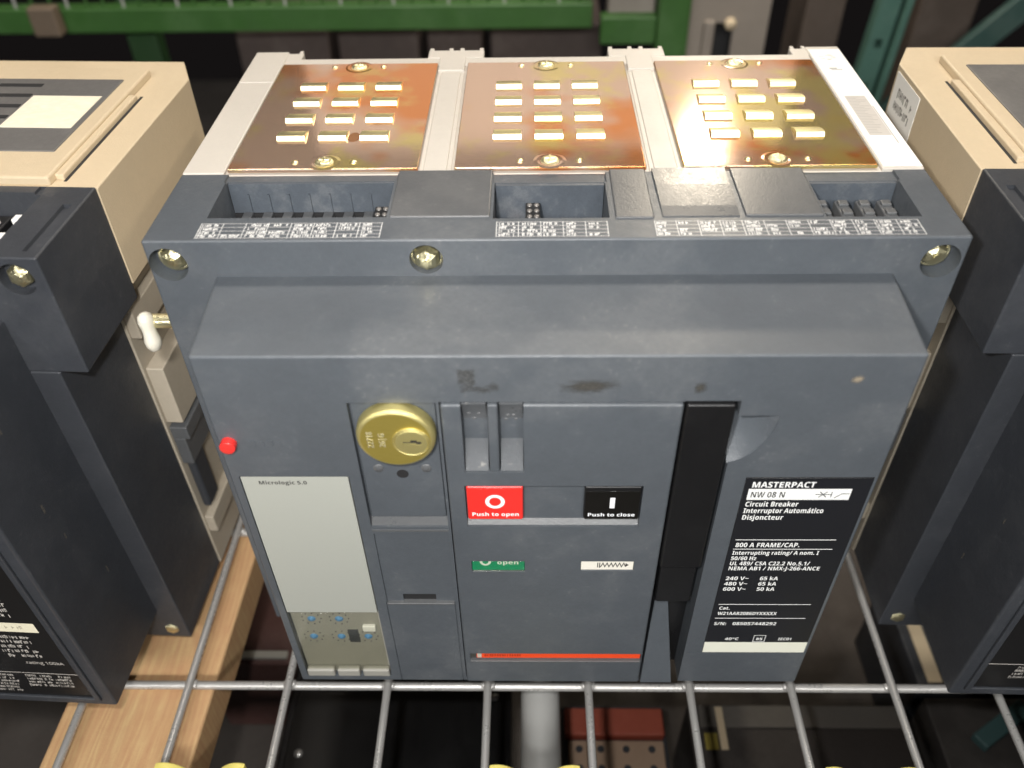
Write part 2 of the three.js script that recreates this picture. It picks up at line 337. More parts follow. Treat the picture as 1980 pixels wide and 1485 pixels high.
// frame
{
  const f = part('frame', cut(box(-210, 210, 8, 352, -70, 0, 1.3, 3), [
    box(-182, -87, 312, 360, -63, -22), box(-31, 30, 312, 360, -60, -20), box(142, 191, 312, 360, -60, -19.5),
    box(-183, -86, 350.4, 360, -71, -60), box(-32, 31, 350.4, 360, -71, -58), box(141, 192, 350.2, 360, -71, -58),
    cyl(10, 10, 22, 'z', -199.5, 337.5, 0, 40), cyl(8.7, 8.7, 16, 'z', -65, 340, 0, 40), cyl(10, 10, 22, 'z', 198, 337.3, 0, 40),
  ]), M.grey, brk);
  // lids
  part('lid', box(-85.5, -32.5, 350, 353.0, -71, -21, 0.8), M.greyLid, brk);
  part('lid', [box(33, 53, 350, 352.9, -71, -19, 0.8)], M.greyLid, brk);
  part('lid', hull([[57, 350, -71], [98, 350, -71], [57, 350, -20], [98, 350, -20], [57, 353.2, -71], [98, 353.2, -71], [57.4, 353.5, -52], [97.6, 353.5, -52], [57.6, 353.1, -30], [97.4, 353.1, -30], [57.6, 352.5, -20.5], [97.4, 352.5, -20.5]]), M.greyLid, brk);
  part('lid', box(100.5, 141, 350, 353.0, -71, -20.5, 0.8), M.greyLid, brk);
  // pockets: dusty rear walls, combs and terminals
  part('pocket_lining', [box(-181.6, -87.4, 314, 350.2, -62.8, -61.2), box(-181.6, -87.4, 312.2, 314, -61, -22.4)], M.pocket, brk);
  part('pocket_lining', [box(-30.6, 29.6, 314, 350.2, -59.8, -57.2), box(-30.6, 29.6, 312.2, 314, -57, -20.4)], M.pocket, brk);
  part('pocket_lining', [box(142.4, 190.6, 314, 350, -59.8, -57.6), box(142.4, 190.6, 312.2, 314, -57, -20)], M.pocket, brk);
  for (let k = 0; k < 8; k++) part('comb_tooth', box(-176 + k * 11.6, -170.5 + k * 11.6, 314.2, 333, -60.2, -50, 0.5), M.greyLid, brk);
  part('comb_gap_strip', box(-181.4, -87.6, 314.2, 332, -61.1, -59.9), M.hole, brk);
  for (let k = 0; k < 5; k++) part('comb_tooth', box(-29 + k * 11.8, -22 + k * 11.8, 314.2, 330, -57, -47, 0.5), M.greyLid, brk);
  part('wire_end', box(-21.5, -17.8, 316, 330, -56, -48, 0.8), plain(0.6, 0.16, 0.04, 0.5), brk);
  for (let k = 0; k < 7; k++) part('lining_rib', box(-172 + k * 11.6, -170.9 + k * 11.6, 316, 344, -61.3, -60.2), M.pocket, brk);
  for (const [x, z, n] of [[-98, -42, 1], [-14, -45, 1]]) {
    const b = part('terminal_block', box(x, x + 8.4, 316, 341, z - 10, z + 8, 0.8), M.black, brk);
    for (let k = 0; k < 3; k++) for (const dx of [2.3, 6.2]) part('terminal_screw', lathe([[1.6, 0], [1.3, 0.7], [0.01, 0.9]], 'y', x + dx, 341, z - 7 + k * 6, 12), plain(0.2, 0.19, 0.18, 0.4, 0.5), b);
  }
  for (let k = 0; k < 4; k++) {
    const x = 144 + k * 11.6, b = part('terminal_block', box(x, x + 7, 318, 344, -50, -22, 1), M.greyLid, brk);
    for (let q = 0; q < 3; q++) part('terminal_foot', box(x + 0.8, x + 6.2, 343.6, 345.6, -48 + q * 9, -43 + q * 9, 0.7), M.greyLid, b);
    part('slot', box(x + 7.2, x + 11.2, 317, 336, -52, -23), M.hole, b);
  }
  // printed terminal tables, white ink on the housing
  const table = (cols, seed0, w) => canvasTex(w, 96, (x, W, H) => {
    x.fillStyle = '#000'; x.fillRect(0, 0, W, H); x.strokeStyle = '#fff'; x.fillStyle = '#fff'; x.lineWidth = 2.2;
    const cw = W / cols;
    for (let c = 0; c <= cols; c++) { x.beginPath(); x.moveTo(Math.min(W - 2, Math.max(2, c * cw)), 0); x.lineTo(Math.min(W - 2, Math.max(2, c * cw)), H); x.stroke(); }
    x.lineWidth = 1.3; for (const y of [2, 26, 50, 72, 94]) { x.beginPath(); x.moveTo(0, y); x.lineTo(W, y); x.stroke(); }
    for (let c = 0; c < cols; c++) { const wide = 0.4 + 0.45 * rnd(), off = 0.08 + 0.1 * rnd(); for (let r = 0; r < 4; r++) if (rnd() > 0.12) smallPrint(x, c * cw + cw * off, 5 + r * 23.2, cw * wide * (0.8 + 0.2 * rnd()), 18, 1); }
  }, false);
  for (const [x0, x1, cols] of [[-183, -88, 8], [-29, 28.5, 5], [52.5, 187.5, 12]]) {
    const tx = table(cols, 1, Math.round((x1 - x0) * 8));
    sheetUp('terminal_table', x0, x1, -16.5, -2.2, 352.05, std({ color: lin(0.82, 0.82, 0.8), roughness: 0.45, alphaMap: tx, transparent: true }), f, 0.12);
  }
  // zinc bolts
  for (const [x, y, z, r, dome] of [[-199, 337.2, -6, 6.8, 3], [-65, 340, -2.5, 7.2, 6], [197, 337.6, -6, 6.8, 3]]) {
    const b = part('bolt', [facet(lathe([[r, -6], [r, 0], [r * 0.8, dome * 0.55], [r * 0.45, dome * 0.9], [0.01, dome]], 'z', x, y, z, 6)), lathe([[r + 1.6, -6], [r + 1.6, -2], [r, -1.5]], 'z', x, y, z, 30)], M.zinc, brk);
    part('bolt_recess', [cyl(1.7, 1.7, 0.6, 'z', x, y, z + dome, 6)], M.zinc, b);
  }
}
// front cover
const ZF = 65;
{
  const g0 = box(-172.5, 172.5, 31, 330, -3, ZF, 1.4, 3);
  { const p = g0.attributes.position; for (let i = 0; i < p.count; i++) { const f = 1 + (4 / 172.5) * (1 - p.getZ(i) / (ZF * S)); p.setX(i, p.getX(i) * f); } g0.computeVertexNormals(); }
  const cover0 = box(-172.5, 172.5, 31, 330, -3, ZF, 1.4, 3);
  { const p = cover0.attributes.position; for (let i = 0; i < p.count; i++) p.setX(i, p.getX(i) * (1 + (4 / 172.5) * (1 - p.getZ(i) / (ZF * S)))); }
  // handle bay with a finger scoop: quarter ellipse at its right
  const bay = [box(63.8, 91, 20, 301, 48, 80)];
  const el = new THREE.Shape(); el.moveTo(90 * S, 257 * S); for (let i = 0; i <= 20; i++) { const a = i / 20 * Math.PI / 2; el.lineTo((90.5 + 21 * Math.pow(Math.sin(a), 1.12)) * S, (291 - 34 * Math.pow(Math.cos(a), 1.12)) * S); } el.lineTo(90 * S, 291 * S); el.closePath();
  const eg = new THREE.ExtrudeGeometry(el, { depth: 40 * S, bevelEnabled: false }); eg.translate(0, 0, 48 * S);
  const cov = part('front_cover', cut(cover0, [
    box(-167.6, -108.4, 37.4, 246, 55, 80), box(-102, -58, 203, 300, 60.5, 80), box(-101.5, -59, 127.5, 197, 63.6, 80), box(-91, -70.5, 127.4, 135, 54, 80),
    ...bay, eg, box(93.5, 172, 69.4, 70.5, 63.6, 80), box(-56.6, 63.9, 36, 300.6, 58, 80),
    box(-102.2, -101.4, 31, 128, 63.9, 80), box(-59.2, -58.4, 31, 128, 63.9, 80),
  ]), M.grey, brk);
  // finger scoop: concave skin
  {
    const N = 18, pos = [], idx = [];
    for (let j = 0; j <= N; j++) for (let i = 0; i <= N; i++) {
      const u = i / N, v = j / N, a = v * Math.PI / 2, rr = u; const X = rr * Math.pow(Math.sin(a), 1.12), Y = rr * Math.pow(Math.cos(a), 1.12);
      pos.push((90.2 + 21.5 * X) * S, (291 - 34.5 * Y) * S, (ZF - 0.1 - 13 * (1 - rr * rr)) * S);
    }
    for (let j = 0; j < N; j++) for (let i = 0; i < N; i++) { const a = j * (N + 1) + i; idx.push(a, a + 1, a + N + 1, a + 1, a + N + 2, a + N + 1); }
    const g = new THREE.BufferGeometry(); g.setAttribute('position', new THREE.Float32BufferAttribute(pos, 3)); g.setIndex(idx); g.computeVertexNormals();
    part('finger_scoop', g, M.grey, brk);
  }
  // funnel under the handle
  part('funnel', hull([[69, 122, 51], [76, 122, 51], [64.6, 33, 66.5], [86, 33, 66.5], [64.6, 33, 48.7], [86, 33, 48.7], [69, 122, 48.7], [76, 122, 48.7]]), M.grey, brk);
  part('bay_shade', box(64, 90.8, 31.5, 124, 48.1, 48.6), M.black, brk);  // black sheet on the bay floor, painted in place of its shade
  // handle
  const hd = part('charging_handle', [box(64.3, 88.6, 168, 300.4, 49, 67.4, 1.6), box(66.5, 88.6, 123, 167.2, 49, 61, 1.4)], M.black, brk);
  part('handle_rib', box(66.8, 88.4, 164.4, 167.4, 60, 64.6, 0.8), M.black, hd);
  // ledges that close the recesses of the lock column
  part('ledge', prismX([[60.6, 203.2], [60.6, 208], [65.2, 200.5], [65.2, 199], [62, 199]], -101.8, -58.2), M.greyLid, cov);
  part('ledge', box(-101.5, -59, 126.2, 127.9, 62, 66, 0.5), M.greyLid, cov);
  part('slot_shade', box(-90.8, -70.7, 128.4, 134.8, 54.2, 62.8), M.hole, cov);  // dark insert filling the slot, shade put into its colour
  // residue of an old sticker and scuffs
  const smear = s => canvasTex(160, 160, (x, w, h) => {
    x.fillStyle = '#000'; x.fillRect(0, 0, w, h); x.fillStyle = '#fff';
    for (let q = 0; q < 900; q++) {
      let u, v;
      if (s === 0) { if (q < 480) { u = 0.12 + 0.3 * rnd(); v = 0.1 + 0.5 * rnd() * (0.7 + 0.3 * rnd()); } else { u = 0.15 + 0.7 * rnd(); v = 0.68 + 0.16 * (rnd() + rnd() - 1) + 0.05 * Math.sin(u * 14); } }
      else { u = 0.5 + 0.2 * (rnd() + rnd() + rnd() - 1.5); v = 0.5 + 0.16 * (rnd() + rnd() + rnd() - 1.5) - 0.12 * (u - 0.5); }
      x.globalAlpha = 0.05 + 0.07 * rnd(); x.fillRect(u * w, v * h, 3 + 10 * rnd(), 2 + 5 * rnd());
    }
  }, false);
  for (const [n, x0, x1, y0, y1, s] of [['glue_residue', -50, -24, 303, 324, 0], ['scuff', -12, 42, 300, 322, 1], ['scuff', 63, 76, 301, 319, 2], ['scuff', 137, 149, 309, 321, 3]])
    sheet(n, x0, x1, y0, y1, ZF + 0.05, std({ color: s === 3 ? lin(0.3, 0.25, 0.18) : lin(0.055, 0.052, 0.045), roughness: 0.8, alphaMap: smear(s), transparent: true }), cov, 0.08);
  // red reset button
  const rb = part('reset_button', lathe([[4.1, -6], [4.1, 0], [4.1, 4.6], [3.7, 5.4], [0.01, 5.7]], 'z', -166.5, 272, ZF - 1, 28), M.red, brk);
  // faint moulded marks by the button
  part('moulded_mark', [0, 4.5, 9, 13.5].map((d, k) => box(-156 + d, -153 + d, 269.5, 273.5 - (k % 2), ZF - 0.2, ZF + 0.25)), M.grey, cov);
}
// trip unit
{
  const t = part('trip_unit', box(-167.2, -108.8, 37.8, 245.6, 55.2, 58.4, 0.3), M.dialGrey, brk);
  const tx = canvasTex(480, 1056, (x, w, h) => {
    const im = x.createImageData ? null : null; x.fillStyle = '#a2a49c'; x.fillRect(0, 0, w, h);
    for (let k = 0; k < 5000; k++) { const v = 148 + Math.floor(rnd() * 30); x.fillStyle = `rgba(${v},${v + 2},${v - 5},0.25)`; x.fillRect(rnd() * w, rnd() * h, 3, 3); }
    x.fillStyle = '#2b2b2b'; x.font = 'bold 33px sans-serif'; x.fillText('Micrologic 5.0', 72, 48);
  });
  sheet('trip_panel', -167.0, -109.2, 116, 245.2, 58.5, std({ map: tx, roughness: 0.45, bumpMap: null }), t, 6.2);
  part('dial_panel', box(-167.0, -109.2, 38.2, 115.6, 58.5, 61.6, 0.5), M.dialGrey, t);
  for (const [x, y] of [[-154, 104], [-136, 104], [-156, 83], [-137.5, 83], [-119.5, 83]]) {
    const d = part('dial', lathe([[2.7, 0], [2.7, 0.5], [1.7, 0.6], [1.5, 1.4], [0.01, 1.6]], 'z', x, y, 61.6, 16), M.blue, t);
    const ticks = []; for (let k = 0; k < 9; k++) { const a = k / 9 * Math.PI * 2; ticks.push(cyl(0.5, 0.5, 0.25, 'z', x + 6.2 * Math.cos(a), y + 6.2 * Math.sin(a), 61.75, 8)); }
    part('dial_scale', ticks, M.dark, d);
  }
  part('dial_window', box(-132.5, -125.5, 76, 91, 61.6, 61.95), M.dark, t);
  part('test_plug', box(-121.5, -113, 92, 98, 61.6, 64, 0.6), M.white, t);
  part('clear_flap', box(-166.8, -109.4, 45, 115.4, 64.2, 65.0, 0.3), M.clear, t);
  for (const [a, b] of [[-166.6, -147.5], [-145.5, -130], [-127.8, -109.4]]) part('flap_tab', box(a, b, 38.6, 46.4, 61.6, 66.4, 1.2), M.dialGrey, t);
}
// lock column
{
  const p = part('lock_plate', box(-101.2, -58.8, 209, 299.4, 60.6, 62.4, 0.8), M.grey, brk);
  for (const x of [-92.5, -67]) part('plate_screw', lathe([[2.9, 0], [2.5, 0.8], [0.01, 1.2]], 'z', x, 250, 62.4, 20), M.greyLid, p);
  part('plate_notch', cyl(3.2, 3.2, 0.5, 'z', -80, 245.4, 62.35, 20), M.hole, p);
  const stamp = canvasTex(512, 512, (x, w, h) => {
    x.fillStyle = '#808080'; x.fillRect(0, 0, w, h); x.fillStyle = '#ffffff'; x.save(); x.translate(74, 256); x.rotate(-Math.PI / 2); x.font = 'bold 62px sans-serif'; x.textAlign = 'center'; x.fillText('22718', 0, 18); x.fillText('26|G', -4, 104); x.restore();
  }, false);
  const stampC = canvasTex(512, 512, (x, w, h) => {
    x.fillStyle = '#d9c566'; x.fillRect(0, 0, w, h); x.globalAlpha = 0.12; for (let k = 0; k < 900; k++) { x.fillStyle = rnd() > 0.5 ? '#fff4b8' : '#8a6a18'; x.fillRect(rnd() * w, rnd() * h, 60 * rnd(), 1.2); } x.globalAlpha = 1;
    x.fillStyle = '#fff6c8'; x.save(); x.translate(74, 256); x.rotate(-Math.PI / 2); x.font = 'bold 62px sans-serif'; x.textAlign = 'center'; x.fillText('22718', 0, 18); x.fillText('26|G', -4, 104); x.restore();
  });
  const cx = -79.3, cy = 279.6, R = 20.2;
  const k = part('key_lock', [lathe([[R - 1, -8], [R, -7], [R, -3.2], [R - 0.5, -1.4], [R - 1.5, -0.3], [R - 2.6, 0]], 'z', cx, cy, 70.5, 64)], M.brass, brk);
  const face = new THREE.CircleGeometry((R - 2.5) * S, 56); face.translate(cx * S, cy * S, 70.52 * S);
  mesh('stamped_face', face, std({ map: stampC, metalness: 0.85, roughness: 0.45, bumpMap: stamp, bumpScale: 0.0004 }), k);
  const px = -71.4, py = 278.4;
  part('plug_ring', lathe([[9.6, 0], [9.4, 0.8], [8.9, 0.9], [8.7, 0.3]], 'z', px, py, 70.5, 48), M.brass, k);
  const plug = part('plug', cut(lathe([[0.01, -3], [8.6, -3], [8.6, 0.7], [8.0, 1.2], [0.01, 1.2]], 'z', px, py, 70.5, 48), [box(px - 4.4, px + 5.4, py - 0.9, py + 0.9, 66, 80), box(px - 0.4, px + 3, py - 0.4, py + 2.2, 67, 80), box(px + 2.4, px + 4.8, py - 1.7, py + 1.2, 67, 80)]), M.brass, k);
  part('keyway_shade', box(px - 4.8, px + 5.8, py - 3, py + 2.6, 66.4, 70.6), M.hole, plug);  // dark insert painted as the shade down in the key slot
}
// operator panel
{
  const p = part('operator_panel', cut(box(-56, 63.3, 33, 300, 58.4, 66.8, 1.5, 3), [
    box(-46, -15, 251, 302, 50, 80), box(-47, 48.8, 206, 240.4, 63, 80), box(-46.4, -15, 163, 173.4, 61, 80), box(18, 49.2, 164, 173.4, 61, 80), box(-52.4, 62.2, 61.8, 70.4, 64.8, 80),
  ]), M.grey, brk);
  // flaps: concave faces left and right of a bar
  for (const [a, b] of [[-45.6, -33.6], [-27, -15.4]]) {
    const pts = [[52, 251], [52, 299.4], [65.6, 299.4]];
    for (let i = 0; i <= 28; i++) { const s = i / 28, y = 297.5 - 46 * s; pts.push([65.8 - 8 * Math.sin(Math.PI * s) - 1.5 * (1 - s), y]); }
    const f = part('flap', prismX(pts, a, b), M.flap, p);
    const mk = a < -40 ? [[3, 288], [8, 288], [5.5, 283], [3.5, 276], [7.5, 276]] : [[4, 286], [7, 286], [3, 282], [8, 282]];
    part('flap_mark', mk.map(([dx, y]) => { const s = (297.5 - y) / 46, z = 65.8 - 8 * Math.sin(Math.PI * s) - 1.5 * (1 - s); return box(a + dx - 0.9, a + dx + 0.9, y - 0.7, y + 0.7, z - 0.6, z + 0.5, 0.3); }), M.greyLid, f);
  }
  part('flap_bar', box(-33, -27.6, 251, 299.6, 52, 66.4, 1.2), M.grey, p);
  part('ledge', prismX([[63.1, 206.2], [63.1, 209], [66.7, 204.6], [66.7, 202.2], [64, 202.2]], -46.9, 48.7), M.greyLid, p);
  // push buttons
  const font = (x, t, y, w, size) => { x.font = `bold ${size}px sans-serif`; x.textAlign = 'center'; x.fillText(t, w / 2, y); };
  const tr = canvasTex(372, 324, (x, w, h) => { x.fillStyle = '#e0302a'; x.fillRect(0, 0, w, h); x.strokeStyle = '#fff3f0'; x.fillStyle = '#fff3f0'; x.lineWidth = 27; x.beginPath(); x.ellipse(w / 2, 138, 54, 58, 0, 0, 7); x.stroke(); font(x, 'Push to open', 292, w, 53); });
  const tb = canvasTex(372, 324, (x, w, h) => { x.fillStyle = '#12110f'; x.fillRect(0, 0, w, h); x.fillStyle = '#f2f5f8'; x.fillRect(w / 2 - 16, 72, 34, 122); font(x, 'Push to close', 292, w, 53); });
  const b1 = part('open_button', box(-46.2, -15.6, 213, 239.9, 60, 67.2, 0.9), M.red, brk); sheet('button_print', -45.6, -16.2, 213.4, 239, 67.22, std({ map: tr, roughness: 0.3 }), b1, 0.15);
  const b2 = part('close_button', box(17.6, 48, 213, 239.9, 60, 67.2, 0.9), M.black, brk); sheet('button_print', 18.2, 47.4, 213.4, 236.6, 67.22, std({ map: tb, roughness: 0.3 }), b2, 0.15);
  // indicators behind clear windows
  const tg = canvasTex(372, 124, (x, w, h) => { x.fillStyle = '#12996d'; x.fillRect(0, 0, w, h); x.strokeStyle = '#eef6f0'; x.fillStyle = '#eef6f0'; x.lineWidth = 19; x.beginPath(); x.ellipse(94, 14, 32, 44, 0, 0, 7); x.stroke(); x.font = 'bold 66px sans-serif'; x.fillText('open', 176, 52); });
  const ts = canvasTex(372, 112, (x, w, h) => { x.fillStyle = '#e6e2d6'; x.fillRect(0, 0, w, h); x.strokeStyle = '#33322e'; x.lineWidth = 7; x.beginPath(); x.moveTo(118, 24); x.lineTo(118, 84); x.moveTo(132, 24); x.lineTo(132, 84); for (let i = 0; i < 13; i++) x.lineTo(140 + i * 15, i % 2 ? 30 : 76); x.stroke(); x.fillStyle = '#33322e'; x.beginPath(); x.moveTo(318, 30); x.lineTo(342, 54); x.lineTo(318, 78); x.fill(); });
  const s1 = part('state_indicator', box(-46.2, -15.2, 163.2, 173.2, 61.1, 65.6), M.green, brk); sheet('indicator_print', -46, -15.4, 163.4, 173, 65.62, std({ map: tg, roughness: 0.4 }), s1, 0.1);
  part('window', box(-46.1, -15.2, 163.2, 173.2, 66.2, 66.7, 0.2), M.clear, s1);
  const s2 = part('spring_indicator', box(18.2, 49, 164.2, 173.2, 61.1, 65.9), M.cream, brk); sheet('indicator_print', 18.4, 48.8, 164.4, 173, 65.92, std({ map: ts, roughness: 0.4 }), s2, 0.1);
  // orange strip with worn lettering
  const to = canvasTex(1024, 64, (x, w, h) => { x.fillStyle = '#e8481a'; x.fillRect(0, 0, w, h); x.fillStyle = '#3c3c38'; x.fillRect(0, 0, 36, h); x.fillStyle = '#b9b4a6'; x.fillRect(40, 4, 26, h - 8); x.fillStyle = 'rgba(120,30,10,0.55)'; for (let k = 0; k < 15; k++) x.fillRect(84 + k * 15, 18, 7 + 5 * rnd(), 30); });
  sheet('orange_strip', -52, 61.8, 63.2, 69.8, 64.85, std({ map: to, roughness: 0.5 }), p, 0.8);
  part('strip_lip', box(-52.3, 62.1, 60.2, 61.9, 64, 67.6, 0.5), M.greyLid, p);
}
// nameplate
{
  const tn = canvasTex(1024, 2048, (x, w, h) => {
    const Y = mmY => mmY / 174 * h, X = mmX => mmX / 67 * w;
    x.fillStyle = '#1b1c20'; x.fillRect(0, 0, w, h);
    for (let k = 0; k < 3000; k++) { const v = 20 + Math.floor(rnd() * 30); x.fillStyle = `rgba(${v},${v},${v + 3},0.3)`; x.fillRect(rnd() * w, rnd() * h, 5, 5); }
    const W = '#f0f1ee', tx = (s, mx, my, size, width, font = 'bold') => { x.fillStyle = W; x.font = `${font} ${Math.round(size / 174 * h)}px sans-serif`; if (width) { x.save(); x.translate(X(mx), Y(my)); const mw = x.measureText(s).width; x.scale(X(width) / mw, 1); x.fillText(s, 0, 0); x.restore(); } else x.fillText(s, X(mx), Y(my)); };
    tx('MASTERPACT', 3.5, 7.5, 6.2, 34);
    x.fillStyle = W; x.fillRect(X(2.6), Y(8.6), X(55), Y(9));
    x.fillStyle = '#3a3b3d'; x.font = `bold ${Math.round(6.4 / 174 * h)}px sans-serif`; x.save(); x.translate(X(4), Y(15.6)); x.scale(X(19) / x.measureText('NW 08 N').width, 1); x.fillText('NW 08 N', 0, 0); x.restore();
    x.strokeStyle = '#3a3b3d'; x.lineWidth = 7; x.beginPath(); x.moveTo(X(39), Y(13.2)); x.lineTo(X(47.5), Y(13.2)); x.moveTo(X(41), Y(11)); x.lineTo(X(45), Y(15.4)); x.moveTo(X(45), Y(11)); x.lineTo(X(41), Y(15.4)); x.moveTo(X(47.5), Y(11)); x.lineTo(X(47.5), Y(15.4)); x.moveTo(X(49.5), Y(16)); x.lineTo(X(53), Y(12.6)); x.lineTo(X(57), Y(12.6)); x.stroke();
    tx('Circuit Breaker', 2.6, 23.2, 5.6, 29); tx('Interruptor Automático', 2.6, 28.8, 5.6, 44); tx('Disjoncteur', 2.6, 34.6, 5.6, 23);
    const rule = my => { x.fillStyle = W; x.fillRect(X(2.5), Y(my), X(57), 7); };
    rule(52.5); tx('800 A FRAME/CAP.', 3.2, 59.6, 5.6, 37); rule(61.2);
    tx('Interrupting rating/ A nom. I', 2.6, 66.8, 5, 50); tx('50/60 Hz', 2.6, 72, 5, 15); tx('UL 489/ CSA C22.2 No.5.1/', 2.6, 77, 5, 47); tx('NEMA AB1 / NMX-J-266-ANCE', 2.6, 82, 5, 54);
    tx('240 V~', 2.6, 92, 5, 14); tx('65 kA', 23, 92, 5, 11); tx('480 V~', 2.6, 97.5, 5, 14); tx('65 kA', 23, 97.5, 5, 11); tx('600 V~', 2.6, 103, 5, 14); tx('50 kA', 23, 103, 5, 11);
    rule(117.5); tx('Cat.', 3.4, 123.6, 4.6, 7); tx('W21AAR2086DYXXXXX', 3.4, 129.6, 4.8, 37); rule(133); tx('S/N:', 2.8, 141.2, 4.8, 8); tx('085057448292', 14.5, 141.2, 4.8, 28);
    tx('40°C', 12.5, 159, 4.2, 9); tx('IEC01', 47, 159, 4.2, 9); x.strokeStyle = W; x.lineWidth = 6; x.strokeRect(X(31), Y(153.4), X(7.4), Y(7.4)); tx('85', 32.6, 159, 4, 4.4);
    x.fillStyle = '#e6e6d6'; x.fillRect(X(0), Y(161.5), w, Y(13));
  });
  const n = part('nameplate', box(102.6, 170, 71, 245.4, ZF - 0.5, ZF + 0.4, 0.2), M.black, brk);
  sheet('nameplate_print', 102.8, 169.8, 71.2, 245.2, ZF + 0.42, std({ map: tn, roughness: 0.42 }), n, 0.1);
}
// shaft with a white plastic end on the left flank
{
  const s = part('side_shaft', cyl(4.2, 4.2, 26, 'x', -218, 290, -14, 20), M.zinc, brk);
  const g = lathe([[0.01, -21], [4.4, -19.5], [7, -15], [7.3, -11], [5.8, -4], [6.2, 0], [7.2, 5], [6, 9.5], [3, 11.6], [0.01, 12]], 'y', 0, 0, 0, 28);
  g.scale(0.62, 0.74, 0.74); g.rotateX(-0.25); g.rotateZ(0.12); g.translate(-0.2285, 0.289, -0.010);
  part('shaft_end', g, plain(0.62, 0.59, 0.5, 0.45), s);
}

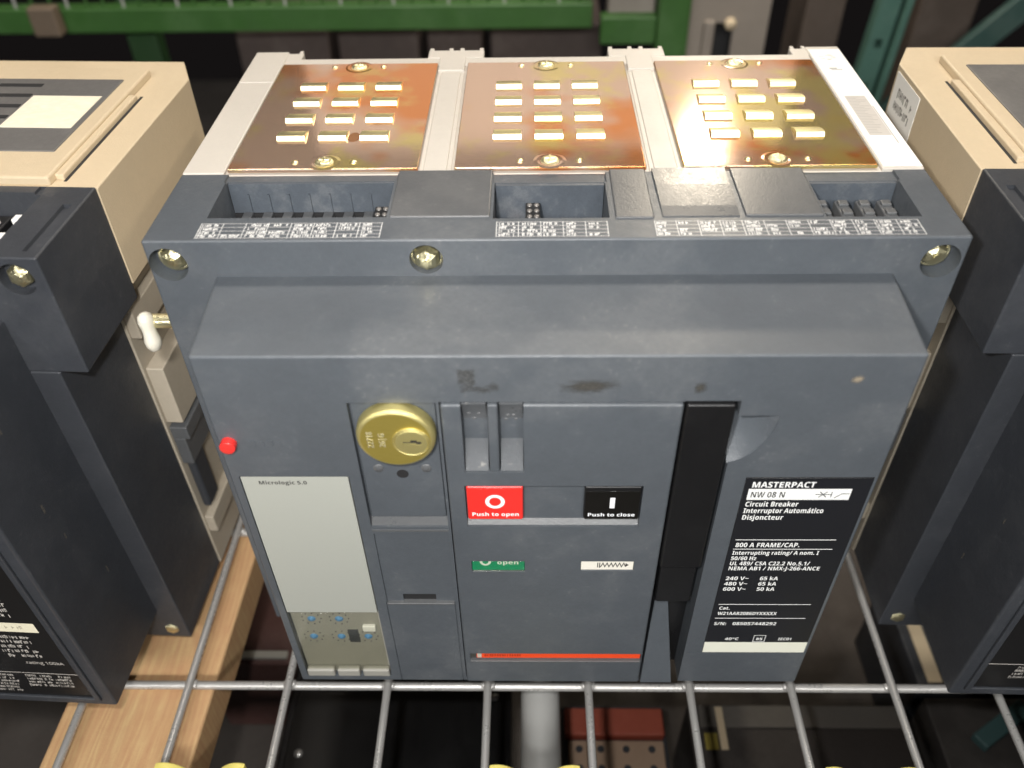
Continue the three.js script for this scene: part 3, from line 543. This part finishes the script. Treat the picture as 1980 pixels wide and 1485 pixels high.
// ------------------------------------------------------------------ neighbours: tan and charcoal breakers; side +1 shows its right flank
function neighbour(side, label, pos, turn) {
  const t = thing('circuit_breaker', label, 'circuit breaker', pos, turn);
  const bx = (x0, x1, ...r) => side > 0 ? box(x0, x1, ...r) : box(-x1, -x0, ...r);      // x measured from the flank, negative is inward
  const X = x => side > 0 ? x : -x;
  const up = new THREE.Shape();  // top housing outline in plan, rear corner chamfered
  const c = [[-420, -72], [0, -72], [0, -222], [-14, -252], [-420, -252]];
  c.forEach(([x, z], i) => i ? up.lineTo(X(x) * S, -z * S) : up.moveTo(X(x) * S, -z * S)); up.closePath();
  const ug = new THREE.ExtrudeGeometry(up, { depth: 64 * S, bevelEnabled: true, bevelSize: 0.7 * S, bevelThickness: 0.7 * S, bevelSegments: 2 }); ug.rotateX(-Math.PI / 2); ug.translate(0, 286 * S, 0);
  const hs = part('rear_housing', [ug, ], M.tan, t);
  const lb = part('lower_housing', bx(-418, -16, 0.4, 285.9, -244, -71, 1), M.lowTan, t);
  const cl = part('top_cover', [bx(-416, -27, 350, 356, -226, -73, 1.6), bx(-27.4, -22, 350, 354, -188, -80, 1)], M.tan, hs);
  part('cover_gap', bx(-21.8, -20, 350.3, 350.95, -192, -78), M.hole, hs);
  const pl = part('vent_sheet', bx(-416, -37, 355.5, 356.8, -206, -103, 0.5), plastic(0.13, 0.125, 0.12, 0.45, { dust: 0.12 }), cl);
  for (let k = 0; k < 6; k++) part('vent_slot', bx(-118, -88, 356.7, 357.2, -197 + k * 16, -192.5 + k * 16, 0.2), M.hole, pl);
  if (side > 0) sheetUp('paper_sticker', -86, -40, -178, -132, 356.9, std({ map: canvasTex(64, 64, (x, w, h) => { x.fillStyle = '#e2dac6'; x.fillRect(0, 0, w, h); for (let q = 0; q < 300; q++) { x.fillStyle = rnd() > 0.5 ? 'rgba(250,243,222,.18)' : 'rgba(226,214,186,.18)'; x.fillRect(rnd() * w, rnd() * h, 5, 3); } }), roughness: 0.7 }), pl, 0.3);
  // flank fittings
  part('flank_rib', [bx(-16.2, -9, 240, 262, -230, -72.5, 1), bx(-16.2, -4, 162, 213, -230, -74, 1), bx(-16.2, -9, 40, 58, -230, -72.5, 1)], M.lowTan, lb);
  part('flank_latch', [bx(-15.8, -3, 146, 158, -120, -73, 1), bx(-15.8, -7, 120, 146.4, -110, -73, 1)], M.greyLid, lb);
  part('flank_lever', bx(-15.8, -9, 66, 120, -96, -76, 3), M.dark, lb);
  // flange, frame and front
  const fl = part('flange', cut(bx(-420, 0, 275, 351.4, -71.6, 0, 1.2, 3), [bx(-200, -27, 318, 360, -64, -14), bx(-10, -5, 349.2, 360, -52, -6), bx(-32, -28, 349.8, 360, -71, -8), cyl(9.5, 9.5, 14, 'z', X(-15), 338, 0, 36)]), M.dark, t);
  for (let k = 0; k < 8; k++) { const b = part('terminal', bx(-42 - k * 15, -31 - k * 15, 320, 340, -58, -20, 1), M.black, fl); part('terminal_tip', bx(-38 - k * 15, -33 - k * 15, 340, 346, -50, -44, 1), M.white, b); part('terminal_tip', bx(-38 - k * 15, -33 - k * 15, 340, 346, -32, -26, 1), M.white, b); }
  part('bolt', [facet(lathe([[6.6, -6], [6.6, 0], [5.4, 1.6], [3, 2.6], [0.01, 2.9]], 'z', X(-15), 338, -3, 6))], M.zinc, fl);
  const lf = part('frame', bx(-403, -17, 0.4, 274.8, -71, 0, 1.2), M.dark, t);
  part('bolt', lathe([[5.5, 0], [4.6, 1.4], [0.01, 2.2]], 'z', X(-29), 12, 0, 6), M.zinc, lf);
  const fc = part('front_cover', bx(-388, -34, 34, 312, -2, 74, 2, 3), M.dark, t);
  part('label_rim', [bx(-200, -42, 232, 236, 73.8, 76, 0.8), bx(-46, -42, 44, 232, 73.8, 76, 0.8), bx(-200, -42, 42, 45.5, 73.8, 76, 0.8)], M.dark, fc);
  const tl = canvasTex(1024, 1200, (x, w, h) => {
    x.fillStyle = '#141313'; x.fillRect(0, 0, w, h); x.fillStyle = '#cfcac2'; x.textAlign = side > 0 ? 'right' : 'left'; x.font = '30px sans-serif'; const ex = side > 0 ? w - 110 : 110;
    const line = (y, w0, h0 = 24) => smallPrint(x, side > 0 ? ex - w0 : ex, y - h0, w0, h0, 1);
    for (let k = 0; k < 4; k++) line(470 + k * 36, 150 + 120 * rnd());
    x.fillStyle = '#e9e3c9'; x.fillRect(side > 0 ? 300 : 40, 620, w - 340, 66); x.fillStyle = '#a8a18c'; line(664, 260); x.fillStyle = '#cfcac2';
    for (let k = 0; k < 5; k++) { line(738 + k * 36, 130 + 50 * rnd()); smallPrint(x, 260, 714 + k * 36, 200, 24, 1); }
    x.fillText('rating 100kA', side > 0 ? w - 30 : 380, 935); smallPrint(x, 300, 911, 380, 24, 1); x.fillRect(0, 1010, w, 4);
    for (let r = 0; r < 6; r++) for (const c of [120, 480, 760]) if (r < 4 || c === 480) smallPrint(x, c + 20 * rnd(), 1028 + r * 26, 200 + 30 * rnd(), 18, 1);
  });
  { const g = new THREE.BoxGeometry(152 * S, 185 * S, 0.3 * S); g.translate(X(-123) * S, 138.5 * S, 74.25 * S); mesh('rating_label', g, std({ map: tl, roughness: 0.4 }), fc); }
  for (const [y, z, h] of [[206, 42, 9], [176, 38, 6], [120, 22, 8], [268, 40, 7]]) {
    const g = new THREE.PlaneGeometry(h * 0.45 * S, h * S).rotateY(side * Math.PI / 2); g.translate(X(-33.92) * S, y * S, z * S);
    mesh('scratch', g, std({ color: lin(0.16, 0.14, 0.11), roughness: 0.8, alphaMap: canvasTex(48, 96, (x, w, hh) => { x.fillStyle = '#000'; x.fillRect(0, 0, w, hh); x.fillStyle = '#fff'; for (let q = 0; q < 70; q++) { x.globalAlpha = 0.35; x.fillRect(w * (0.3 + 0.4 * rnd()), hh * (0.1 + 0.75 * rnd()), 3, 5 + 9 * rnd()); } }, false), transparent: true }), fc);
  }
  return { t, hs };
}
neighbour(1, 'tan and charcoal breaker with a blank cream sticker on its top, over the timber', [-258, 0, 14], THREE.MathUtils.degToRad(-2.6));
const rn = neighbour(-1, 'tan and charcoal breaker with a small white sticker on its tan flank', [241, 0, 0], THREE.MathUtils.degToRad(-1.2));
{
  const st = canvasTex(128, 96, (x, w, h) => { x.fillStyle = '#f1efe8'; x.fillRect(0, 0, w, h); x.fillStyle = '#7d7a74'; smallPrint(x, 26, 26, 76, 20, 1); smallPrint(x, 22, 54, 84, 20, 1); });
  const g = new THREE.BoxGeometry(46 * S, 30 * S, 0.4 * S); g.rotateY(-Math.PI / 2); g.translate(-0.95 * S, 332 * S, -196 * S);
  mesh('paper_sticker', g, std({ map: st, roughness: 0.6 }), rn.hs);
}

// ------------------------------------------------------------------ stock on the shelf below
tag(part('lower_deck', box(-700, 700, -330, -322, -520, 320, 1), plastic(0.055, 0.045, 0.038, 0.75)), 'dark sheet deck of the shelf below the wire shelf', 'shelf');
const darkBox = (x0, x1, y1, z0, z1, m, label, parts) => { const t = thing('equipment_case', label, 'equipment', [(x0 + x1) / 2, -322, (z0 + z1) / 2]); const w = (x1 - x0) / 2, d = (z1 - z0) / 2, h = y1 + 322; part('case', box(-w, w, 0.2, h, -d, d, 2.5), m, t); if (parts) parts(t, w, h, d); return t; };
darkBox(-245, -30, -190, -70, 90, M.black, 'glossy black equipment case lying under the wires by the round tube', (t, w, h, d) => {
  part('case_lid', box(-w + 8, w - 8, h, h + 4, -d + 8, d - 30, 1.5), M.black, t);
  for (const [x, z] of [[-w + 20, 10], [w - 16, -d + 34], [-10, 40]]) part('screw', lathe([[4, 0], [3.4, 1.6], [0.01, 2.4]], 'y', x, h + 0.2 + (z < d - 30 ? 4 : 0), z, 16), M.steel, t);
  part('yellow_tag', box(40, 46, h + 4, h + 8, 30, 36, 0.8), plain(0.6, 0.5, 0.05, 0.5), t);
});
const redBrown = plastic(0.075, 0.03, 0.024, 0.65);
darkBox(-345, -252, -190, -200, -72, redBrown, 'dark red brown case under the wires beside the timber board', (t, w, h, d) => { part('case_edge', box(-w + 4, w - 4, h, h + 5, d - 12, d - 4, 1), M.dialGrey, t); });
{
  const t = thing('contactor', 'contactor with orange red top block and pale terminals under the wires', 'contactor', [68, -322, 10]);
  part('body', box(-50, 50, 0.2, 112, -50, 40, 2), M.dark, t);
  part('top_block', box(-47, 47, 112, 124, -42, -15, 2), plastic(0.36, 0.075, 0.04, 0.6), t);
  for (const [x0, x1] of [[-44, -26], [-24, 46]]) { const b = part('terminal_strip', box(x0, x1, 112, 118, -13, 30, 2), plastic(0.36, 0.25, 0.17, 0.6), t); for (let k = 0; k < (x1 - x0 > 30 ? 3 : 1); k++) for (const z of [-4, 14]) part('terminal_hole', cyl(3.4, 3.4, 0.6, 'y', x0 + 10 + k * 24, 118.2, z, 16), M.dark, b); }
}
darkBox(140, 350, -202, -38, 110, plastic(0.028, 0.022, 0.019, 0.6), 'dark equipment case with a grey strip along its edge under the wires', (t, w, h, d) => {
  part('edge_strip', box(-w + 10, w - 6, h, h + 2, -d + 2, -d + 24, 0.6), plastic(0.10, 0.09, 0.078, 0.6), t);
  part('pale_band', box(-w + 26, -w + 33, h + 2.2, h + 3.2, -d + 4, -d + 46, 0.4), M.tan, t);
  part('yellow_tag', box(-w + 12, -w + 24, h + 2.2, h + 3, -d + 30, -d + 46, 0.4), plain(0.35, 0.28, 0.05, 0.6), t);
  part('paper_tag', box(45, 72, h + 0.2, h + 1, 42, 60, 0.3), M.dialGrey, t);
});
darkBox(372, 540, -204, -180, -58, M.dark, 'charcoal case with a tan strip, under the wires behind the grey strip case', (t, w, h, d) => { part('tan_strip', box(-w + 10, -w + 24, h, h + 2, -d + 20, d - 4, 0.6), M.tan, t); });
darkBox(375, 560, -210, -50, 110, plastic(0.04, 0.035, 0.032, 0.6), 'dark case with a slanted teal bar on top, under the wires', (t, w, h, d) => { const b = part('teal_bar', box(-34, 34, h, h + 10, -8, 8, 1.5), plastic(0.05, 0.11, 0.11, 0.5), t); b.rotation.y = 0.55; b.position.set(-0.03, 0, -0.05); });

// ------------------------------------------------------------------ rack behind
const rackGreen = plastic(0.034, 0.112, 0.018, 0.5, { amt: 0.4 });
const teal = plastic(0.06, 0.14, 0.11, 0.5, { amt: 0.5 });
{
  const t = thing('green_rack_beam', 'green steel rack beam with a row of upright wires behind the breakers', 'beam', [0, 0, -1000]);
  part('beam', box(-1100, 88, 102, 140, -30, 0, 3), rackGreen, t);
  for (let k = 0; k < 32; k++) part('upright_wire', cyl(2.2, 2.2, 62, 'y', -820 + k * 28.5 + rnd() * 5, 171, -6, 8), k % 3 ? rackGreen : M.galv, t);
}
tag(part('green_upright', [box(186, 234, -1000, 560, -1010, -965, 3), box(100, 186, 84, 126, -1006, -978, 3)], rackGreen), 'green rack upright post beside the grey slotted panel', 'rack post');
{
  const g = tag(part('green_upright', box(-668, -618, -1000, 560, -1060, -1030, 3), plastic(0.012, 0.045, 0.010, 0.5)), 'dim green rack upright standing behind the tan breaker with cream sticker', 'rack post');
}
{
  const t = thing('slotted_panel', 'pale grey metal panel with a vertical slot behind the gold plates', 'panel', [300, 0, -1010]);
  part('panel', cut(box(-70, 66, -80, 420, -6, 0, 1), [box(-32, 12, -60, 105, -20, 20)]), plastic(0.25, 0.215, 0.18, 0.6, { amt: 0.2 }), t);
  part('slot_rod', box(-36, -18, -60, 110, -4, 8, 4), plastic(0.25, 0.215, 0.18, 0.6), t);
  part('slot_shade', box(-60, 60, -70, 160, -60, -50), M.hole, t);  // dark sheet behind the opening, painted as shade
  part('slot_knob', lathe([[9, 0], [9, 6], [0.01, 9]], 'z', 6, 104, 0, 16), M.tan, t);
}
tag(part('grey_carton', box(112, 184, 112, 330, -1040, -1000, 3), plastic(0.25, 0.22, 0.19, 0.6, { amt: 0.2 })), 'pale grey box end between the green beam and green post', 'box');
tag(part('pale_carton', box(-784, -742, 107, 150, -996, -972, 3), plastic(0.15, 0.11, 0.075, 0.7, { amt: 0.3 })), 'small tan carton end in front of the green beam', 'box');
{
  const mk = (label, x, tilt, m) => {
    const t = thing('teal_upright', label, 'rack post', [x, -60, -985]); t.rotation.z = tilt;
    part('post', cut(box(-16, 16, -500, 520, -24, 0, 1.5), [box(-5, 6, 132, 146, -60, 60), box(-5, 6, 62, 76, -60, 60)]), m, t);
    part('post_flange', box(22, 32, -500, 520, -40, 6, 1.5), m, t);
    part('post_web', box(15, 23, -500, 520, -40, -26, 1), m, t);
  };
  mk('teal perforated rack upright behind the white label of the grey breaker', 528, -0.06, teal);
}
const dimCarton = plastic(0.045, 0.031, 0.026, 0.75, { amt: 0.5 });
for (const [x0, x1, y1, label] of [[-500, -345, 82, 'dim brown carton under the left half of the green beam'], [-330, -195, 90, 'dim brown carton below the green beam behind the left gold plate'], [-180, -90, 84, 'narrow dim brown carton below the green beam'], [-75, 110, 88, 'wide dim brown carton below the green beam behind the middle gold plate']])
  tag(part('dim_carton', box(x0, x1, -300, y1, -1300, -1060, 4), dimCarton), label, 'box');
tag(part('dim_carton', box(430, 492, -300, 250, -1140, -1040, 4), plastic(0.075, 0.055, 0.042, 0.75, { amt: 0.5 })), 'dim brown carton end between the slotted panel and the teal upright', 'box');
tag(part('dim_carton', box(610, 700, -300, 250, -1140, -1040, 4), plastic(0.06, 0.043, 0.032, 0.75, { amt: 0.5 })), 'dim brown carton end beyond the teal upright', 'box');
{
  const b = tag(part('teal_brace', box(-20, 20, -420, 420, -8, 8, 2), plastic(0.03, 0.07, 0.06, 0.5)), 'dark teal diagonal rack brace above the breaker with a sticker on its flank', 'rack brace');
  b.position.set(0.76, 0.15, -0.99); b.rotation.z = -0.75;
}
// upper level of that rack, above the picture: mirrored in the gold plates
{
  const t = thing('big_carton', 'large pale carton on the upper level of the rack, lit by the bulb', 'box', [40, 862, -2200]);
  part('carton_body', box(-740, 760, 0.4, 545, -300, 0, 4), plastic(0.72, 0.70, 0.68, 0.8, { amt: 0.12, dust: 0 }), t);
  part('carton_tape', box(-740, 760, 120, 170, 0, 0.5), plastic(0.55, 0.43, 0.3, 0.4), t);
}
tag(part('upper_deck', box(-1400, 1400, 840, 862, -2620, -2170, 2), M.dark), 'dark deck of the upper rack level under the large pale carton', 'shelf');

renderer.render(scene, camera);
